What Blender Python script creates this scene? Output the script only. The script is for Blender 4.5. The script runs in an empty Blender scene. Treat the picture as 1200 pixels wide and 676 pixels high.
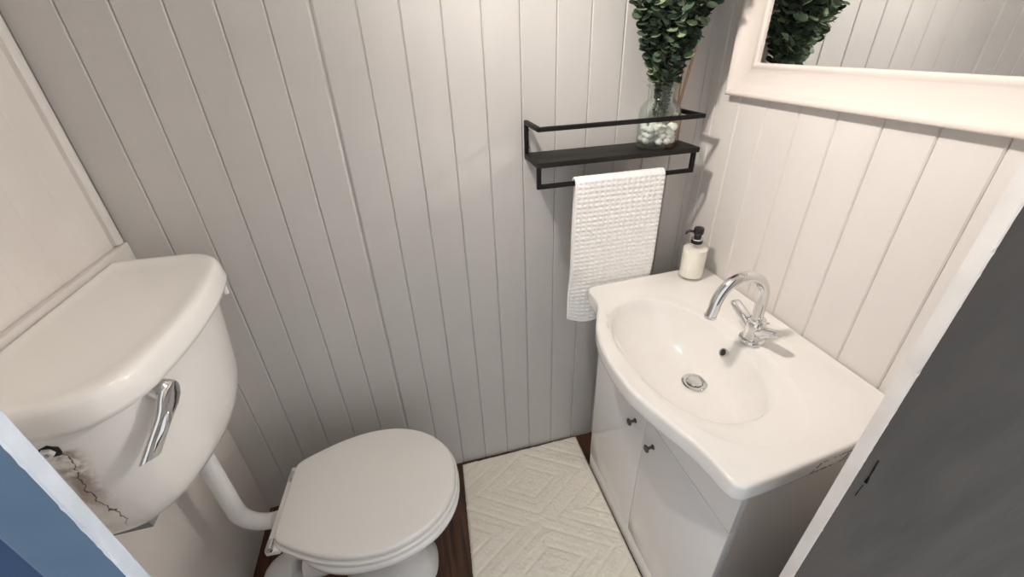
import bpy, bmesh, math, random
from mathutils import Vector, Matrix, noise
PI = math.pi
random.seed(7)
scene = bpy.context.scene
COL = scene.collection

# ------------------------------------------------------------------ materials
def mat(name, color=(.8,.8,.8), rough=.5, metal=0., spec=.5, coat=0.):
    m = bpy.data.materials.new(name); m.use_nodes = True
    b = m.node_tree.nodes['Principled BSDF']
    b.inputs['Base Color'].default_value = (*color, 1)
    b.inputs['Roughness'].default_value = rough
    b.inputs['Metallic'].default_value = metal
    b.inputs['Specular IOR Level'].default_value = spec
    b.inputs['Coat Weight'].default_value = coat
    return m
def nodes(m):
    nt = m.node_tree
    return nt, nt.nodes['Principled BSDF'], lambda t: nt.nodes.new(t), lambda a, b: nt.links.new(a, b)
def add_bump(m, scale=40., strength=.1, dist=.002, detail=4., stretch=(1,1,1)):
    nt, b, N, L = nodes(m)
    tc = N('ShaderNodeTexCoord'); mp = N('ShaderNodeMapping'); mp.inputs['Scale'].default_value = stretch
    nz = N('ShaderNodeTexNoise'); nz.inputs['Scale'].default_value = scale; nz.inputs['Detail'].default_value = detail
    bp = N('ShaderNodeBump'); bp.inputs['Strength'].default_value = strength; bp.inputs['Distance'].default_value = dist
    L(tc.outputs['Object'], mp.inputs['Vector']); L(mp.outputs[0], nz.inputs['Vector'])
    L(nz.outputs['Fac'], bp.inputs['Height']); L(bp.outputs[0], b.inputs['Normal'])
    return m
def add_color_noise(m, c1, c2, scale=3., detail=4., stretch=(1,1,1), lo=.35, hi=.65):
    nt, b, N, L = nodes(m)
    tc = N('ShaderNodeTexCoord'); mp = N('ShaderNodeMapping'); mp.inputs['Scale'].default_value = stretch
    nz = N('ShaderNodeTexNoise'); nz.inputs['Scale'].default_value = scale; nz.inputs['Detail'].default_value = detail
    cr = N('ShaderNodeValToRGB')
    cr.color_ramp.elements[0].position = lo; cr.color_ramp.elements[0].color = (*c1, 1)
    cr.color_ramp.elements[1].position = hi; cr.color_ramp.elements[1].color = (*c2, 1)
    L(tc.outputs['Object'], mp.inputs['Vector']); L(mp.outputs[0], nz.inputs['Vector'])
    L(nz.outputs['Fac'], cr.inputs[0]); L(cr.outputs[0], b.inputs['Base Color'])
    return m

WALLC = (.66,.63,.605)
M = {}
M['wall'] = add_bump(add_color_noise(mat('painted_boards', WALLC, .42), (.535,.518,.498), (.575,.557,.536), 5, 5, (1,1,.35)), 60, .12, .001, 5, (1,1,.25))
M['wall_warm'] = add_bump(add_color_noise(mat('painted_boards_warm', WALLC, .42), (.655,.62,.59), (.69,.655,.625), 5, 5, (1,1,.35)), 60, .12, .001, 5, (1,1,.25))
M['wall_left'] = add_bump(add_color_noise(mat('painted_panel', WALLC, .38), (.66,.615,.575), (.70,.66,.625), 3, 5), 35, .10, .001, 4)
M['ceiling'] = add_bump(mat('ceiling_paint', (.80,.78,.75), .6), 80, .1)
M['ceramic'] = mat('white_ceramic', (.87,.85,.82), .09, coat=.3)
M['basin'] = mat('basin_ceramic', (.78,.76,.73), .10, coat=.3)
M['seat'] = mat('white_seat_plastic', (.83,.815,.78), .16)
M['plastic'] = mat('white_pipe_plastic', (.80,.79,.78), .25)
M['cuff'] = mat('grey_white_rubber', (.62,.61,.585), .4)
M['chrome'] = mat('chrome', (.72,.72,.72), .06, 1.)
M['dark_metal'] = mat('dark_pewter', (.16,.14,.12), .3, 1.)
M['black'] = add_bump(mat('black_powder_coat', (.005,.0046,.0044), .5, spec=.25), 400, .08, .0005)
M['black_board'] = add_bump(add_color_noise(mat('black_stained_board', (.02,.02,.02), .5, spec=.25), (.008,.0065,.0055), (.018,.015,.012), 9, 5, (1,12,1)), 30, .2, .0006, 4, (1,14,1))
M['blackplastic'] = mat('black_plastic', (.01,.01,.01), .22)
M['gloss'] = mat('white_gloss_cabinet', (.81,.795,.79), .10, coat=.2)
M['carcass'] = mat('shaded_white_melamine', (.62,.575,.53), .45)  # white side panels, with their shade put into a greige colour
M['frame'] = mat('white_mirror_frame', (.69,.62,.575), .22, coat=.2)
M['mirror'] = mat('mirror_glass', (.95,.95,.95), .0, 1.)
M['pebble'] = add_bump(add_color_noise(mat('white_pebble', (.8,.78,.74), .5), (.72,.69,.62), (.85,.83,.79), 40, 3), 90, .2, .001)
M['leaf_dark'] = mat('leaf_dark', (.022,.040,.028), .42)
M['leaf_mid'] = mat('leaf_mid', (.078,.115,.072), .45)
M['leaf_light'] = mat('leaf_light', (.23,.31,.185), .45)
M['leaf_dry'] = mat('leaf_dry', (.45,.38,.28), .7)
M['stem'] = mat('stem_brown', (.09,.075,.04), .7)
M['amber'] = mat('amber_glass', (.42,.17,.05), .12)
M['reed'] = add_bump(mat('reed', (.56,.36,.23), .6), 200, .2, .0006, 3, (1,1,.1))
M['soap'] = mat('cream_soap', (.88,.855,.77), .35)
M['silver'] = mat('silver_band', (.8,.8,.78), .2, 1.)
M['grey_metal'] = mat('grey_bracket', (.23,.23,.23), .5)
M['dark_hole'] = mat('dark_hole', (.015,.013,.012), .7)
M['mark'] = mat('sticker_residue', (.07,.06,.05), .7)
M['frame_edge'] = add_bump(add_color_noise(mat('white_edge_paint', (.8,.77,.74), .45), (.62,.59,.56), (.70,.67,.64), 14, 4), 70, .3, .0015)
M['frame_edge_daylit'] = add_bump(add_color_noise(mat('white_edge_daylight_tint', (.6,.68,.78), .5), (.50,.57,.65), (.58,.64,.71), 20, 4), 70, .35, .0015)  # white edge with the cool daylight tinted into its colour
M['blue'] = add_bump(add_color_noise(mat('blue_grey_daylit_paint', (.1,.17,.26), .6, spec=.2), (.068,.125,.20), (.10,.16,.235), 9, 5), 30, .3, .002)  # board paint made bluer to carry the cool daylight from outside
M['deep_blue'] = add_bump(mat('deep_blue_paint', (.010,.045,.12), .5, spec=.2), 30, .3, .002)
M['grey'] = add_bump(add_color_noise(mat('dark_grey_paint', (.06,.06,.06), .7, spec=.12), (.060,.0535,.048), (.082,.072,.064), 6, 6), 22, .35, .003, 6)
M['thread'] = mat('towel_cotton', (.86,.845,.825), .95, spec=.1)
M['emit'] = bpy.data.materials.new('lit_bulb'); M['emit'].use_nodes = True
_nt = M['emit'].node_tree; _nt.nodes.clear()
_e = _nt.nodes.new('ShaderNodeEmission'); _o = _nt.nodes.new('ShaderNodeOutputMaterial')
LAMP_RGB = (1., .93, .86); LAMP_STRENGTH = 920.
_e.inputs[0].default_value = (*LAMP_RGB, 1); _e.inputs[1].default_value = LAMP_STRENGTH
_nt.links.new(_e.outputs[0], _o.inputs[0])
M['brass'] = mat('white_lampholder', (.8,.8,.78), .3)

def thin_glass(name, tint, refl=1.0):
    m = bpy.data.materials.new(name); m.use_nodes = True
    nt = m.node_tree; nt.nodes.clear(); N = nt.nodes.new; L = nt.links.new
    out = N('ShaderNodeOutputMaterial'); mix = N('ShaderNodeMixShader'); tr = N('ShaderNodeBsdfTransparent'); gl = N('ShaderNodeBsdfGlossy')
    lw = N('ShaderNodeLayerWeight'); lw.inputs['Blend'].default_value = .5; pw = N('ShaderNodeMath'); pw.operation = 'POWER'; pw.inputs[1].default_value = 2.6; ad = N('ShaderNodeMath'); ad.operation = 'MULTIPLY_ADD'; ad.inputs[1].default_value = .62; ad.inputs[2].default_value = .035; L(lw.outputs['Facing'], pw.inputs[0]); L(pw.outputs[0], ad.inputs[0])
    mul = N('ShaderNodeMath'); mul.operation = 'MULTIPLY'; mul.inputs[1].default_value = refl
    tr.inputs[0].default_value = (*tint, 1); gl.inputs['Roughness'].default_value = .03
    L(ad.outputs[0], mul.inputs[0]); L(mul.outputs[0], mix.inputs[0])
    L(tr.outputs[0], mix.inputs[1]); L(gl.outputs[0], mix.inputs[2]); L(mix.outputs[0], out.inputs[0])
    return m
M['glass'] = thin_glass('clear_bottle_glass', (.95,.975,.965))
M['glass_clear'] = thin_glass('clear_dispenser_glass', (.992,.992,.985))

# wood floor
fm = mat('dark_wood_floor', (.06,.03,.02), .3); M['floor'] = fm
nt, b, N, L = nodes(fm)
tc = N('ShaderNodeTexCoord'); mp = N('ShaderNodeMapping'); mp.inputs['Scale'].default_value = (30,1.6,1)
nz = N('ShaderNodeTexNoise'); nz.inputs['Scale'].default_value = 2.2; nz.inputs['Detail'].default_value = 7; nz.inputs['Distortion'].default_value = .6
cr = N('ShaderNodeValToRGB'); e = cr.color_ramp.elements
e[0].position = .3; e[0].color = (.016,.007,.004,1); e[1].position = .72; e[1].color = (.125,.05,.022,1)
L(tc.outputs['Object'], mp.inputs[0]); L(mp.outputs[0], nz.inputs['Vector']); L(nz.outputs['Fac'], cr.inputs[0]); L(cr.outputs[0], b.inputs['Base Color'])
bp = N('ShaderNodeBump'); bp.inputs['Strength'].default_value = .15; bp.inputs['Distance'].default_value = .001
L(nz.outputs['Fac'], bp.inputs['Height']); L(bp.outputs[0], b.inputs['Normal'])

# bath mat
rm = mat('cream_tufted_cotton', (.88,.835,.73), .97, spec=.05); M['mat'] = rm
add_bump(rm, 420, .6, .004, 3)

# ------------------------------------------------------------------ object helpers
def world_loc(o):
    v = Vector((0,0,0))
    while o is not None:
        v += o.location; o = o.parent
    return v
def build(name, bm, m, parent=None, smooth=True, bevel=0., seg=3, local=False, subsurf=0, base=None, auto=None):
    """Link bm as ONE mesh object. bm is in world coordinates unless local."""
    bmesh.ops.recalc_face_normals(bm, faces=bm.faces[:])
    me = bpy.data.meshes.new(name)
    if parent is not None and not local:
        bmesh.ops.translate(bm, verts=bm.verts[:], vec=-world_loc(parent))
    elif base is not None:
        bmesh.ops.translate(bm, verts=bm.verts[:], vec=-Vector(base))
    bm.to_mesh(me); bm.free()
    for p in me.polygons: p.use_smooth = smooth
    ms = m if isinstance(m, (list, tuple)) else [m]
    for x in ms: me.materials.append(x)
    o = bpy.data.objects.new(name, me); COL.objects.link(o)
    if parent is not None: o.parent = parent
    elif base is not None: o.location = base
    if bevel:
        md = o.modifiers.new('bevel', 'BEVEL'); md.width = bevel; md.segments = seg; md.limit_method = 'ANGLE'; md.angle_limit = math.radians(40)
        md.harden_normals = False
    if subsurf:
        md = o.modifiers.new('subsurf', 'SUBSURF'); md.levels = subsurf; md.render_levels = subsurf
    if auto is not None and smooth:
        try: me.set_sharp_from_angle(angle=math.radians(auto))
        except Exception: pass
    return o
def tag(o, label=None, cat=None, group=None, kind=None):
    if label: o['label'] = label
    if cat: o['category'] = cat
    if group: o['group'] = group
    if kind: o['kind'] = kind
    return o
def thing(name, label, cat, loc=(0,0,0), rz=0., group=None):
    o = bpy.data.objects.new(name, None); COL.objects.link(o); o.empty_display_size = .05
    o.location = loc; o.rotation_euler = (0,0,rz)
    return tag(o, label, cat, group)
def box(bm, x0, x1, y0, y1, z0, z1, mi=0):
    vs = [bm.verts.new((x,y,z)) for z in (z0,z1) for y in (y0,y1) for x in (x0,x1)]
    for f in ((0,2,3,1),(4,5,7,6),(0,1,5,4),(2,6,7,3),(0,4,6,2),(1,3,7,5)):
        bm.faces.new([vs[i] for i in f]).material_index = mi
    return vs
def loft(bm, rings, cap0=True, cap1=True, closed=True, mi=0):
    R = [[bm.verts.new(p) for p in r] for r in rings]
    n = len(R[0])
    for a, b_ in zip(R, R[1:]):
        for i in range(n if closed else n-1):
            j = (i+1) % n
            bm.faces.new((a[i], a[j], b_[j], b_[i])).material_index = mi
    if cap0: bm.faces.new(R[0][::-1]).material_index = mi
    if cap1: bm.faces.new(R[-1]).material_index = mi
    return R
def circ(c, r, n=24, ax=(0,0,1), r2=None, ph=0.):
    ax = Vector(ax).normalized(); u = ax.orthogonal().normalized()
    if abs(ax.z) > .99: u = Vector((1,0,0))
    w = ax.cross(u)
    return [Vector(c) + u*r*math.cos(ph+2*PI*i/n) + w*(r2 or r)*math.sin(ph+2*PI*i/n) for i in range(n)]
def lathe(bm, c, prof, n=32, cap0=True, cap1=True, mi=0):
    loft(bm, [circ((c[0],c[1],c[2]+z), max(r,1e-4), n) for r, z in prof], cap0, cap1, mi=mi)
def tube(bm, pts, r, n=12, cap=True, mi=0):
    pts = [Vector(p) for p in pts]; rings = []; u = None
    for i, p in enumerate(pts):
        t = (pts[min(i+1,len(pts)-1)] - pts[max(i-1,0)]).normalized()
        if u is None: u = t.orthogonal().normalized()
        u = (u - t*u.dot(t)).normalized(); w = t.cross(u)
        rr = r[i] if isinstance(r, (list,tuple)) else r
        rings.append([p + u*rr*math.cos(2*PI*k/n) + w*rr*math.sin(2*PI*k/n) for k in range(n)])
    loft(bm, rings, cap, cap, mi=mi)
def arc(c, a0, a1, r, u, w, n=10):
    c, u, w = Vector(c), Vector(u), Vector(w)
    return [c + u*r*math.cos(a0+(a1-a0)*i/n) + w*r*math.sin(a0+(a1-a0)*i/n) for i in range(n+1)]
def catmull(P, n=8, closed=False):
    P = [Vector(p) for p in P]; out = []; N_ = len(P)
    for i in range(N_ if closed else N_-1):
        g = lambda k: P[k % N_] if closed else P[min(max(k,0),N_-1)]
        p0, p1, p2, p3 = g(i-1), g(i), g(i+1), g(i+2)
        for k in range(n):
            t = k/n
            out.append(.5*((2*p1)+(p2-p0)*t+(2*p0-5*p1+4*p2-p3)*t*t+(3*p1-p0-3*p2+p3)*t**3))
    if not closed: out.append(P[-1])
    return out
def prism(bm, poly, z0, z1, mi=0):
    loft(bm, [[(x,y,z0) for x,y in poly], [(x,y,z1) for x,y in poly]], mi=mi)

# ------------------------------------------------------------------ room (left wall x=0, back wall y=0, floor z=0)
XR = 1.61; YF = -.95; ZC = 2.10
def board_profile(a0, a1, grooves, depth=.0030, half=.0032, slot=.0004, slotd=.004):
    """(along, out) points; out>0 is into the wall."""
    pts = [(a0,0.)]
    for g in grooves:
        h, dp = half, depth
        if isinstance(g, tuple): g, h, dp, sl = g
        else: sl = slot
        pts += [(g-h,0.),(g-sl,dp)]
        if sl > 0: pts += [(g-sl,dp+slotd),(g+sl,dp+slotd)]
        pts += [(g+sl,dp),(g+h,0.)]
    pts.append((a1,0.)); return pts
def slab_from_profile(bm, pts, thick, to3, z0, z1):
    poly = pts + [(pts[-1][0],thick),(pts[0][0],thick)]
    bot = [bm.verts.new(to3(a,o,z0)) for a,o in poly]; top = [bm.verts.new(to3(a,o,z1)) for a,o in poly]
    n = len(poly)
    for i in range(n):
        j = (i+1) % n; bm.faces.new((bot[i],bot[j],top[j],top[i]))
    bm.faces.new(bot[::-1]); bm.faces.new(top)
gs = [.007,.101,.1945,.289,.384,.477,(.5695,.007,.0045,.0012),.665,.7585,.853,.9475,1.043,1.139,1.232,1.325,1.418,1.513,1.589]
bm = bmesh.new(); slab_from_profile(bm, board_profile(-.04, XR+.04, gs), .04, lambda a,o,z: (a,o,z), -.03, ZC)
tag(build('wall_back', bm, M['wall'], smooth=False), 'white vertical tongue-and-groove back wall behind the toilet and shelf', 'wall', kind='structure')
gr = [-.04-.0975*i for i in range(0,9)]
bm = bmesh.new(); slab_from_profile(bm, board_profile(-YF+.0, 0., [])[::1] if False else [(-a,o) for a,o in board_profile(0., .95, [-g for g in gr])], .04, lambda a,o,z: (XR+o,a,z), -.03, ZC)
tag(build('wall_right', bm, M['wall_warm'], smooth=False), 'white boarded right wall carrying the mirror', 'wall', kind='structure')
gl = [-.02-.0985*i for i in range(0,10)]
bm = bmesh.new(); slab_from_profile(bm, [(-a,o) for a,o in board_profile(0., .95, [(-g,.003,.0008,0.) for g in gl], slot=0.)], .04, lambda a,o,z: (-o,a,z), -.03, ZC)
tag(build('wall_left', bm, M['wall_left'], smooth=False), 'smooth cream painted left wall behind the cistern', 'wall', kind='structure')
# lower dado panel behind the cistern (its top is a ledge)
bm = bmesh.new(); box(bm, .0, .016, YF, -.001, 0., 1.108)
tag(build('trim_1', bm, M['wall_left'], smooth=True, bevel=.003), 'cream ledge panel on the left wall behind the cistern', 'trim', kind='structure')
bm = bmesh.new()
loft(bm, [[(.0,-.034,z),(.010,-.034,z),(.014,-.030,z),(.015,-.022,z),(.014,-.012,z),(.009,-.008,z),(.0,-.008,z)] for z in (1.112, ZC)])
tag(build('trim_2', bm, M['wall_warm'], smooth=True, auto=40), 'rounded white corner bead where the left and back walls meet', 'trim', kind='structure')
bm = bmesh.new(); box(bm, -.04, XR+.04, -1.9, .04, -.04, 0.)
tag(build('floor', bm, M['floor'], smooth=False), 'dark red-brown wooden floor', 'floor', kind='structure')
bm = bmesh.new(); box(bm, -.04, XR+.04, YF, .04, ZC, ZC+.04)
tag(build('ceiling', bm, M['ceiling'], smooth=False), 'white ceiling', 'ceiling', kind='structure')
# front wall with the doorway the picture is taken through
bm = bmesh.new()
box(bm, -.5, .428, YF+.004, YF+.030, -.03, ZC+.04)
box(bm, 1.34, 2.6, YF-.0010, YF+.030, -.03, ZC+.04)
box(bm, .428, 1.34, YF+.004, YF+.030, 1.98, ZC+.04)
fw = build('wall_front', bm, [M['wall'], M['deep_blue'], M['grey']], smooth=False)
for p in fw.data.polygons:
    if p.normal.y < -.5: p.material_index = 1 if p.center.x < .5 else 2
tag(fw, 'front wall around the open doorway', 'wall', kind='structure')
def worn_board(x_in, x_out, y0, y1, z0, z1, lean, sgn):
    """Architrave board: face towards -y; its narrow white edge faces the opening, chipped along the arris."""
    bm = bmesh.new(); n = 420; rings = []
    for i in range(n+1):
        z = z0+(z1-z0)*i/n; xi = x_in + lean*(z-1.3)
        w = .0008*noise.noise(Vector((0,sgn*3.,z*22.))) + .0006*noise.noise(Vector((4,sgn,z*80.)))
        c = .0012 + max(0, noise.noise(Vector((7,sgn*2.,z*90.)))-.18)*.004 + .0006*noise.noise(Vector((3,sgn,z*200.)))
        rings.append([(xi+.0006*w/.001*.3, y1, z), (xi+w*.3, y0+c, z), (xi+sgn*-c*.7, y0, z), (x_out+sgn*.004, y0, z), (x_out, y0+.0018, z), (x_out, y1, z)])
    loft(bm, rings)
    bm.faces.ensure_lookup_table()
    for f in bm.faces:
        f.normal_update()
    bmesh.ops.recalc_face_normals(bm, faces=bm.faces[:])
    for f in bm.faces:
        nx = f.normal.x*sgn; f.material_index = 1 if nx > .8 else (2 if .25 < nx <= .8 and -f.normal.y > .2 and abs(f.normal.z) < .9 else 0)
    return bm
tag(build('trim_3', worn_board(.471, .427, -.952, -.9400, -.03, 2.0, .0, 1), [M['blue'],M['frame_edge_daylit'],M['frame_edge_daylit']], smooth=False), 'daylight-tinted blue-grey left door trim board with worn pale edge', 'door trim', kind='structure')
tag(build('trim_4', worn_board(1.224, 1.345, -.952, -.9355, -.03, 2.0, .030, -1), [M['grey'],M['frame_edge'],M['frame_edge']], smooth=False), 'dark grey right door trim board with chipped white edge', 'door trim', kind='structure')
# paint run and nail specks on the grey trim
bm = bmesh.new()
tube(bm, [(1.2405,-.953,1.035),(1.2415,-.953,1.020),(1.2425,-.9525,1.005),(1.241,-.953,.992)], [.0009,.0013,.0016,.0028], 8)
tube(bm, [(1.2405,-.9525,.985),(1.237,-.9525,.965)], [.0006,.0008], 6)
build('paint_run', bm, M['blackplastic'], bpy.data.objects['trim_4'])

# ------------------------------------------------------------------ ceiling lamp (the room's light, above the frame)
LC = Vector((.66, -.50, 2.085)); LR = .048; LAIM = Vector((.90, .03, -.43)).normalized()
lamp = thing('ceiling_spotlight', 'small white spotlight head on the ceiling turned towards the mirror', 'lamp', (LC.x-.05,LC.y,ZC+.08))
bm = bmesh.new(); lathe(bm, (LC.x-.05,LC.y,ZC+.08), [(.045,0),(.045,-.012),(.040,-.016),(.008,-.017),(.008,-.045)]); build('rose', bm, M['brass'], lamp, auto=40)
bm = bmesh.new(); loft(bm, [circ(LC+LAIM*d, r, 40, LAIM) for d, r in ((-.075,.010),(-.072,.026),(-.06,.034),(-.02,.052),(.026,.053),(.027,.051),(.026,.0495),(-.003,.0490),(-.004,.0485))], cap1=True); build('head', bm, M['brass'], lamp, auto=40)
bm = bmesh.new(); bm.faces.new([bm.verts.new(p) for p in circ(LC-LAIM*.0015, LR, 24, LAIM)]); o = build('lens', bm, M['emit'], lamp, smooth=False); o['label'] = 'glowing round lens'

# ------------------------------------------------------------------ toilet (local frame: +x towards the front, origin on the floor under the hinge line)
toilet = thing('toilet', 'white toilet with closed lid against the back wall', 'toilet', (.255,-.328,0), math.radians(-5))
def seat_outline(grow=0.):
    """egg-shaped plan, flat narrow back at x=0, nose at x=.466"""
    half = [(.466,0),(.461,.050),(.441,.096),(.405,.138),(.355,.172),(.295,.192),(.235,.197),(.175,.190),(.115,.172),(.062,.148),(.028,.130),(.010,.117),(.001,.100),(0,.052),(0,0)]
    h = [(p.x,p.y) for p in catmull([(x,y,0) for x,y in half], 6)]
    pts = [(x,-y) for x,y in h] + h[::-1][1:-1]
    return inset(pts, -grow) if grow else pts
def inset(poly, d, c=None):
    n = len(poly); out = []
    area = sum(poly[i][0]*poly[(i+1)%n][1]-poly[(i+1)%n][0]*poly[i][1] for i in range(n))
    s = 1 if area > 0 else -1
    for i in range(n):
        a, b_, c_ = poly[i-1], poly[i], poly[(i+1)%n]
        tx, ty = c_[0]-a[0], c_[1]-a[1]; l = math.hypot(tx,ty) or 1
        out.append((b_[0]-s*ty/l*d, b_[1]+s*tx/l*d))
    return out
def slab(bm, poly, z0, z1, r=.006, crown=0., steps=4, rb=None):
    rb = r if rb is None else rb; rings = []
    for i in range(steps+1):
        a = PI/2*i/steps; rings.append([(x,y,z0+rb*(1-math.sin(a))) for x,y in inset(poly, rb*(1-math.cos(a)))][:] if rb else [(x,y,z0) for x,y in poly])
    rings = rings[::-1] if False else rings
    # bottom ring must start inset: build explicitly
    rings = []
    for i in range(steps+1):
        a = PI/2*i/steps; rings.append([(x,y,z0+rb-rb*math.cos(a)) for x,y in inset(poly, rb-rb*math.sin(a))])
    for i in range(steps+1):
        a = PI/2*i/steps; rings.append([(x,y,z1-r+r*math.sin(a)) for x,y in inset(poly, r-r*math.cos(a))])
    if crown:
        base = inset(poly, r); mx = sum(p[0] for p in base)/len(base); my = sum(p[1] for p in base)/len(base)
        for s_, k in ((.9,.35),(.7,.7),(.4,.92),(.02,1.)): rings.append([(mx+(x-mx)*s_, my+(y-my)*s_, z1+crown*k) for x, y in base])
    loft(bm, rings)
so = seat_outline()
bm = bmesh.new(); slab(bm, seat_outline(), .4275, .445, .0075, .002, rb=.003); build('lid', bm, M['seat'], toilet, local=True, auto=60)
bm = bmesh.new(); slab(bm, seat_outline(.006), .4090, .4240, .004); build('seat', bm, M['seat'], toilet, local=True, auto=60)
# hinge plate and pins
bm = bmesh.new(); box(bm, -.024, .012, -.128, .124, .397, .417); build('hinge_bar', bm, M['seat'], toilet, smooth=True, bevel=.004, local=True)
for sy in (-.112, .088):
    bm = bmesh.new(); loft(bm, [circ((-.012,sy+d,.418), r, 16, (0,1,0)) for d,r in ((-.016,.007),(-.014,.010),(.0,.010),(.012,.010),(.013,.008))])
    tube(bm, [(-.012,sy-.018,.418),(-.012,sy-.015,.418)], .0045, 12)
    h = build('hinge', bm, M['chrome'], toilet, local=True, auto=40); h['label'] = 'small chrome hinge'
# bowl with rim and pedestal
def egg(cx, a0, a1, hw, z, n=64, p=2.2):
    pts = []
    for i in range(n):
        t = 2*PI*i/n; c, s = math.cos(t), math.sin(t)
        a = a1 if c > 0 else a0
        pts.append((cx + a*math.copysign(abs(c)**(2/p),c), hw*math.copysign(abs(s)**(2/p),s), z))
    return pts
bm = bmesh.new()
rings = [egg(.20,.13,.165,.105,.0,p=2.6), egg(.20,.13,.165,.107,.012,p=2.6), egg(.20,.125,.155,.096,.03), egg(.205,.115,.130,.083,.10), egg(.215,.115,.130,.085,.17),
         egg(.22,.125,.155,.105,.23), egg(.225,.155,.198,.148,.30), egg(.225,.185,.232,.180,.345), egg(.225,.205,.244,.199,.372), egg(.225,.212,.248,.2045,.385),
         egg(.225,.213,.249,.205,.396), egg(.225,.210,.246,.202,.4035), egg(.225,.203,.240,.196,.4055), egg(.225,.17,.20,.16,.4055), egg(.225,.16,.19,.15,.39), egg(.24,.11,.13,.10,.28), egg(.25,.06,.06,.05,.2)]
loft(bm, rings); build('bowl', bm, M['ceramic'], toilet, local=True, auto=60)
# flush inlet horn at the back of the pan and the outlet horn
bm = bmesh.new(); tube(bm, [(.06,.004,.345),(-.02,.004,.345),(-.032,.004,.345)], [.034,.033,.031], 20); build('inlet_horn', bm, M['ceramic'], toilet, local=True, auto=50)
bm = bmesh.new(); tube(bm, [(.12,-.012,.20),(.06,-.012,.165),(.012,-.012,.140),(-.018,-.012,.139)], [.056,.050,.046,.045], 24); build('outlet_horn', bm, M['ceramic'], toilet, local=True, auto=50)

# waste connector bend
wc = thing('pan_connector', 'white plastic waste bend joining the toilet outlet to the floor', 'pipe', (.138,-.335,0))
bm = bmesh.new()
yb = -.333
pts = [(.2115,yb-.002,.137)] + [Vector((.208,yb,.067)) + Vector((-math.sin(a)*.07,0,math.cos(a)*.07)) for a in [PI/2*i/8 for i in range(9)]] + [(.138,yb,.0)]
tube(bm, pts, .048, 28); build('bend', bm, M['plastic'], wc, auto=50)
bm = bmesh.new(); lathe(bm, (.138,yb,0), [(.058,0),(.058,.012),(.051,.02)]); build('collar', bm, M['plastic'], wc, auto=40)

# flush pipe
PX, PY = .118, -.312
fp = thing('flush_pipe', 'white plastic flush pipe elbowing from the cistern down to the toilet', 'pipe', (PX,PY,.345))
bm = bmesh.new()
pts = [(PX,PY,.7525),(PX,PY,.60),(PX,PY,.43)] + [Vector((PX+.075,PY,.420)) + Vector((-math.cos(a)*.075, -.001*a, -math.sin(a)*.075)) for a in [PI/2*i/10 for i in range(11)]] + [(PX+.085,PY-.003,.345)]
tube(bm, pts, .0225, 24); build('pipe', bm, M['plastic'], fp, auto=50)
bm = bmesh.new(); tube(bm, [(PX+.078,PY-.002,.345),(PX+.085,PY-.003,.345),(.2215,PY-.006,.345)], [.0235,.0245,.0255], 24); o = build('cuff', bm, M['cuff'], fp, auto=50); o['label'] = 'greyish rubber cuff'
bm = bmesh.new(); lathe(bm, (PX,PY,.7235), [(.024,0),(.036,.002),(.036,.028),(.03,.0295)], 8); build('nut', bm, M['plastic'], fp, auto=30)

# ------------------------------------------------------------------ cistern
cis = thing('cistern', 'white ceramic low-level cistern on the left wall with a chrome lever', 'cistern', (.018,-.36,.765))
def dshape(x0, xf, yc, hw, hf, r, z, bulge=.012, n=10, xk=.62):
    """D plan: straight back at x0, sides slanting to a bowed front; corners rounded (r)."""
    xs = x0 + (xf-x0)*xk
    P = [(x0,yc+hw),(xs,yc+hw-.006),(xf-bulge,yc+hf),(xf,yc),(xf-bulge,yc-hf),(xs,yc-hw+.006),(x0,yc-hw)]
    # polyline with front bow
    pts = [(x0,yc+hw)]
    def quad(a,b_,c,n):
        return [((1-t)**2*a[0]+2*t*(1-t)*b_[0]+t*t*c[0], (1-t)**2*a[1]+2*t*(1-t)*b_[1]+t*t*c[1]) for t in [i/n for i in range(n+1)]]
    A = (xs, yc+hw-.008); B = (xf-bulge-2*bulge/hf*(hw-.012-hf), yc+hw-.012); C_ = (xf-bulge, yc+hf)
    pts += [(x0+(xs-x0)*k/4, yc+hw-.008*k/4) for k in (1,2,3)]
    pts += quad(A,B,C_,n)
    fr = [(xf-bulge*(abs(2*t-1))**2, yc+hf-2*hf*t) for t in [i/10 for i in range(1,10)]]
    pts += fr
    pts += [(x,2*yc-y) for x,y in quad(A,B,C_,n)[::-1]]
    pts += [(x0+(xs-x0)*k/4, yc-hw+.008*k/4) for k in (3,2,1)]
    pts += [(x0,yc-hw)]
    return [(x,y,z) for x,y in pts]
CY = -.360
bm = bmesh.new()
rings = []
def body(t):      # t 0 top .. 1 bottom
    z = 1.062 - (1.062-.754)*t
    return z, .274-.026*t-.006*t*t, .267-.026*t, .146-.010*t
for t, sh in ((0,0),(.15,0),(.35,0),(.55,0),(.72,.0),(.82,.002),(.89,.006),(.94,.012),(.975,.021),(.995,.034),(1.,.050)):
    z, xf, hw, hf = body(t)
    rings.append(dshape(.020, xf-sh, CY, hw-sh, hf-sh*.5, .03, z, .018, 16, .50))
loft(bm, rings); tank = build('tank', bm, M['ceramic'], cis, auto=60)
bm = bmesh.new()
rings = []
for z, d in ((1.047,.012),(1.047,.003),(1.049,.0),(1.058,-.001),(1.078,.002),(1.0875,.0035),(1.0925,.006),(1.0960,.010),(1.0975,.0145),(1.0978,.022),(1.0965,.032),(1.0948,.046),(1.0943,.075)):
    rings.append(dshape(.019+max(d,0)*.5, .292-d, CY, .274-d, .165-d*.8, .03, z, .015, 14, .58))
loft(bm, rings); build('lid', bm, M['ceramic'], cis, auto=70)
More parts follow.
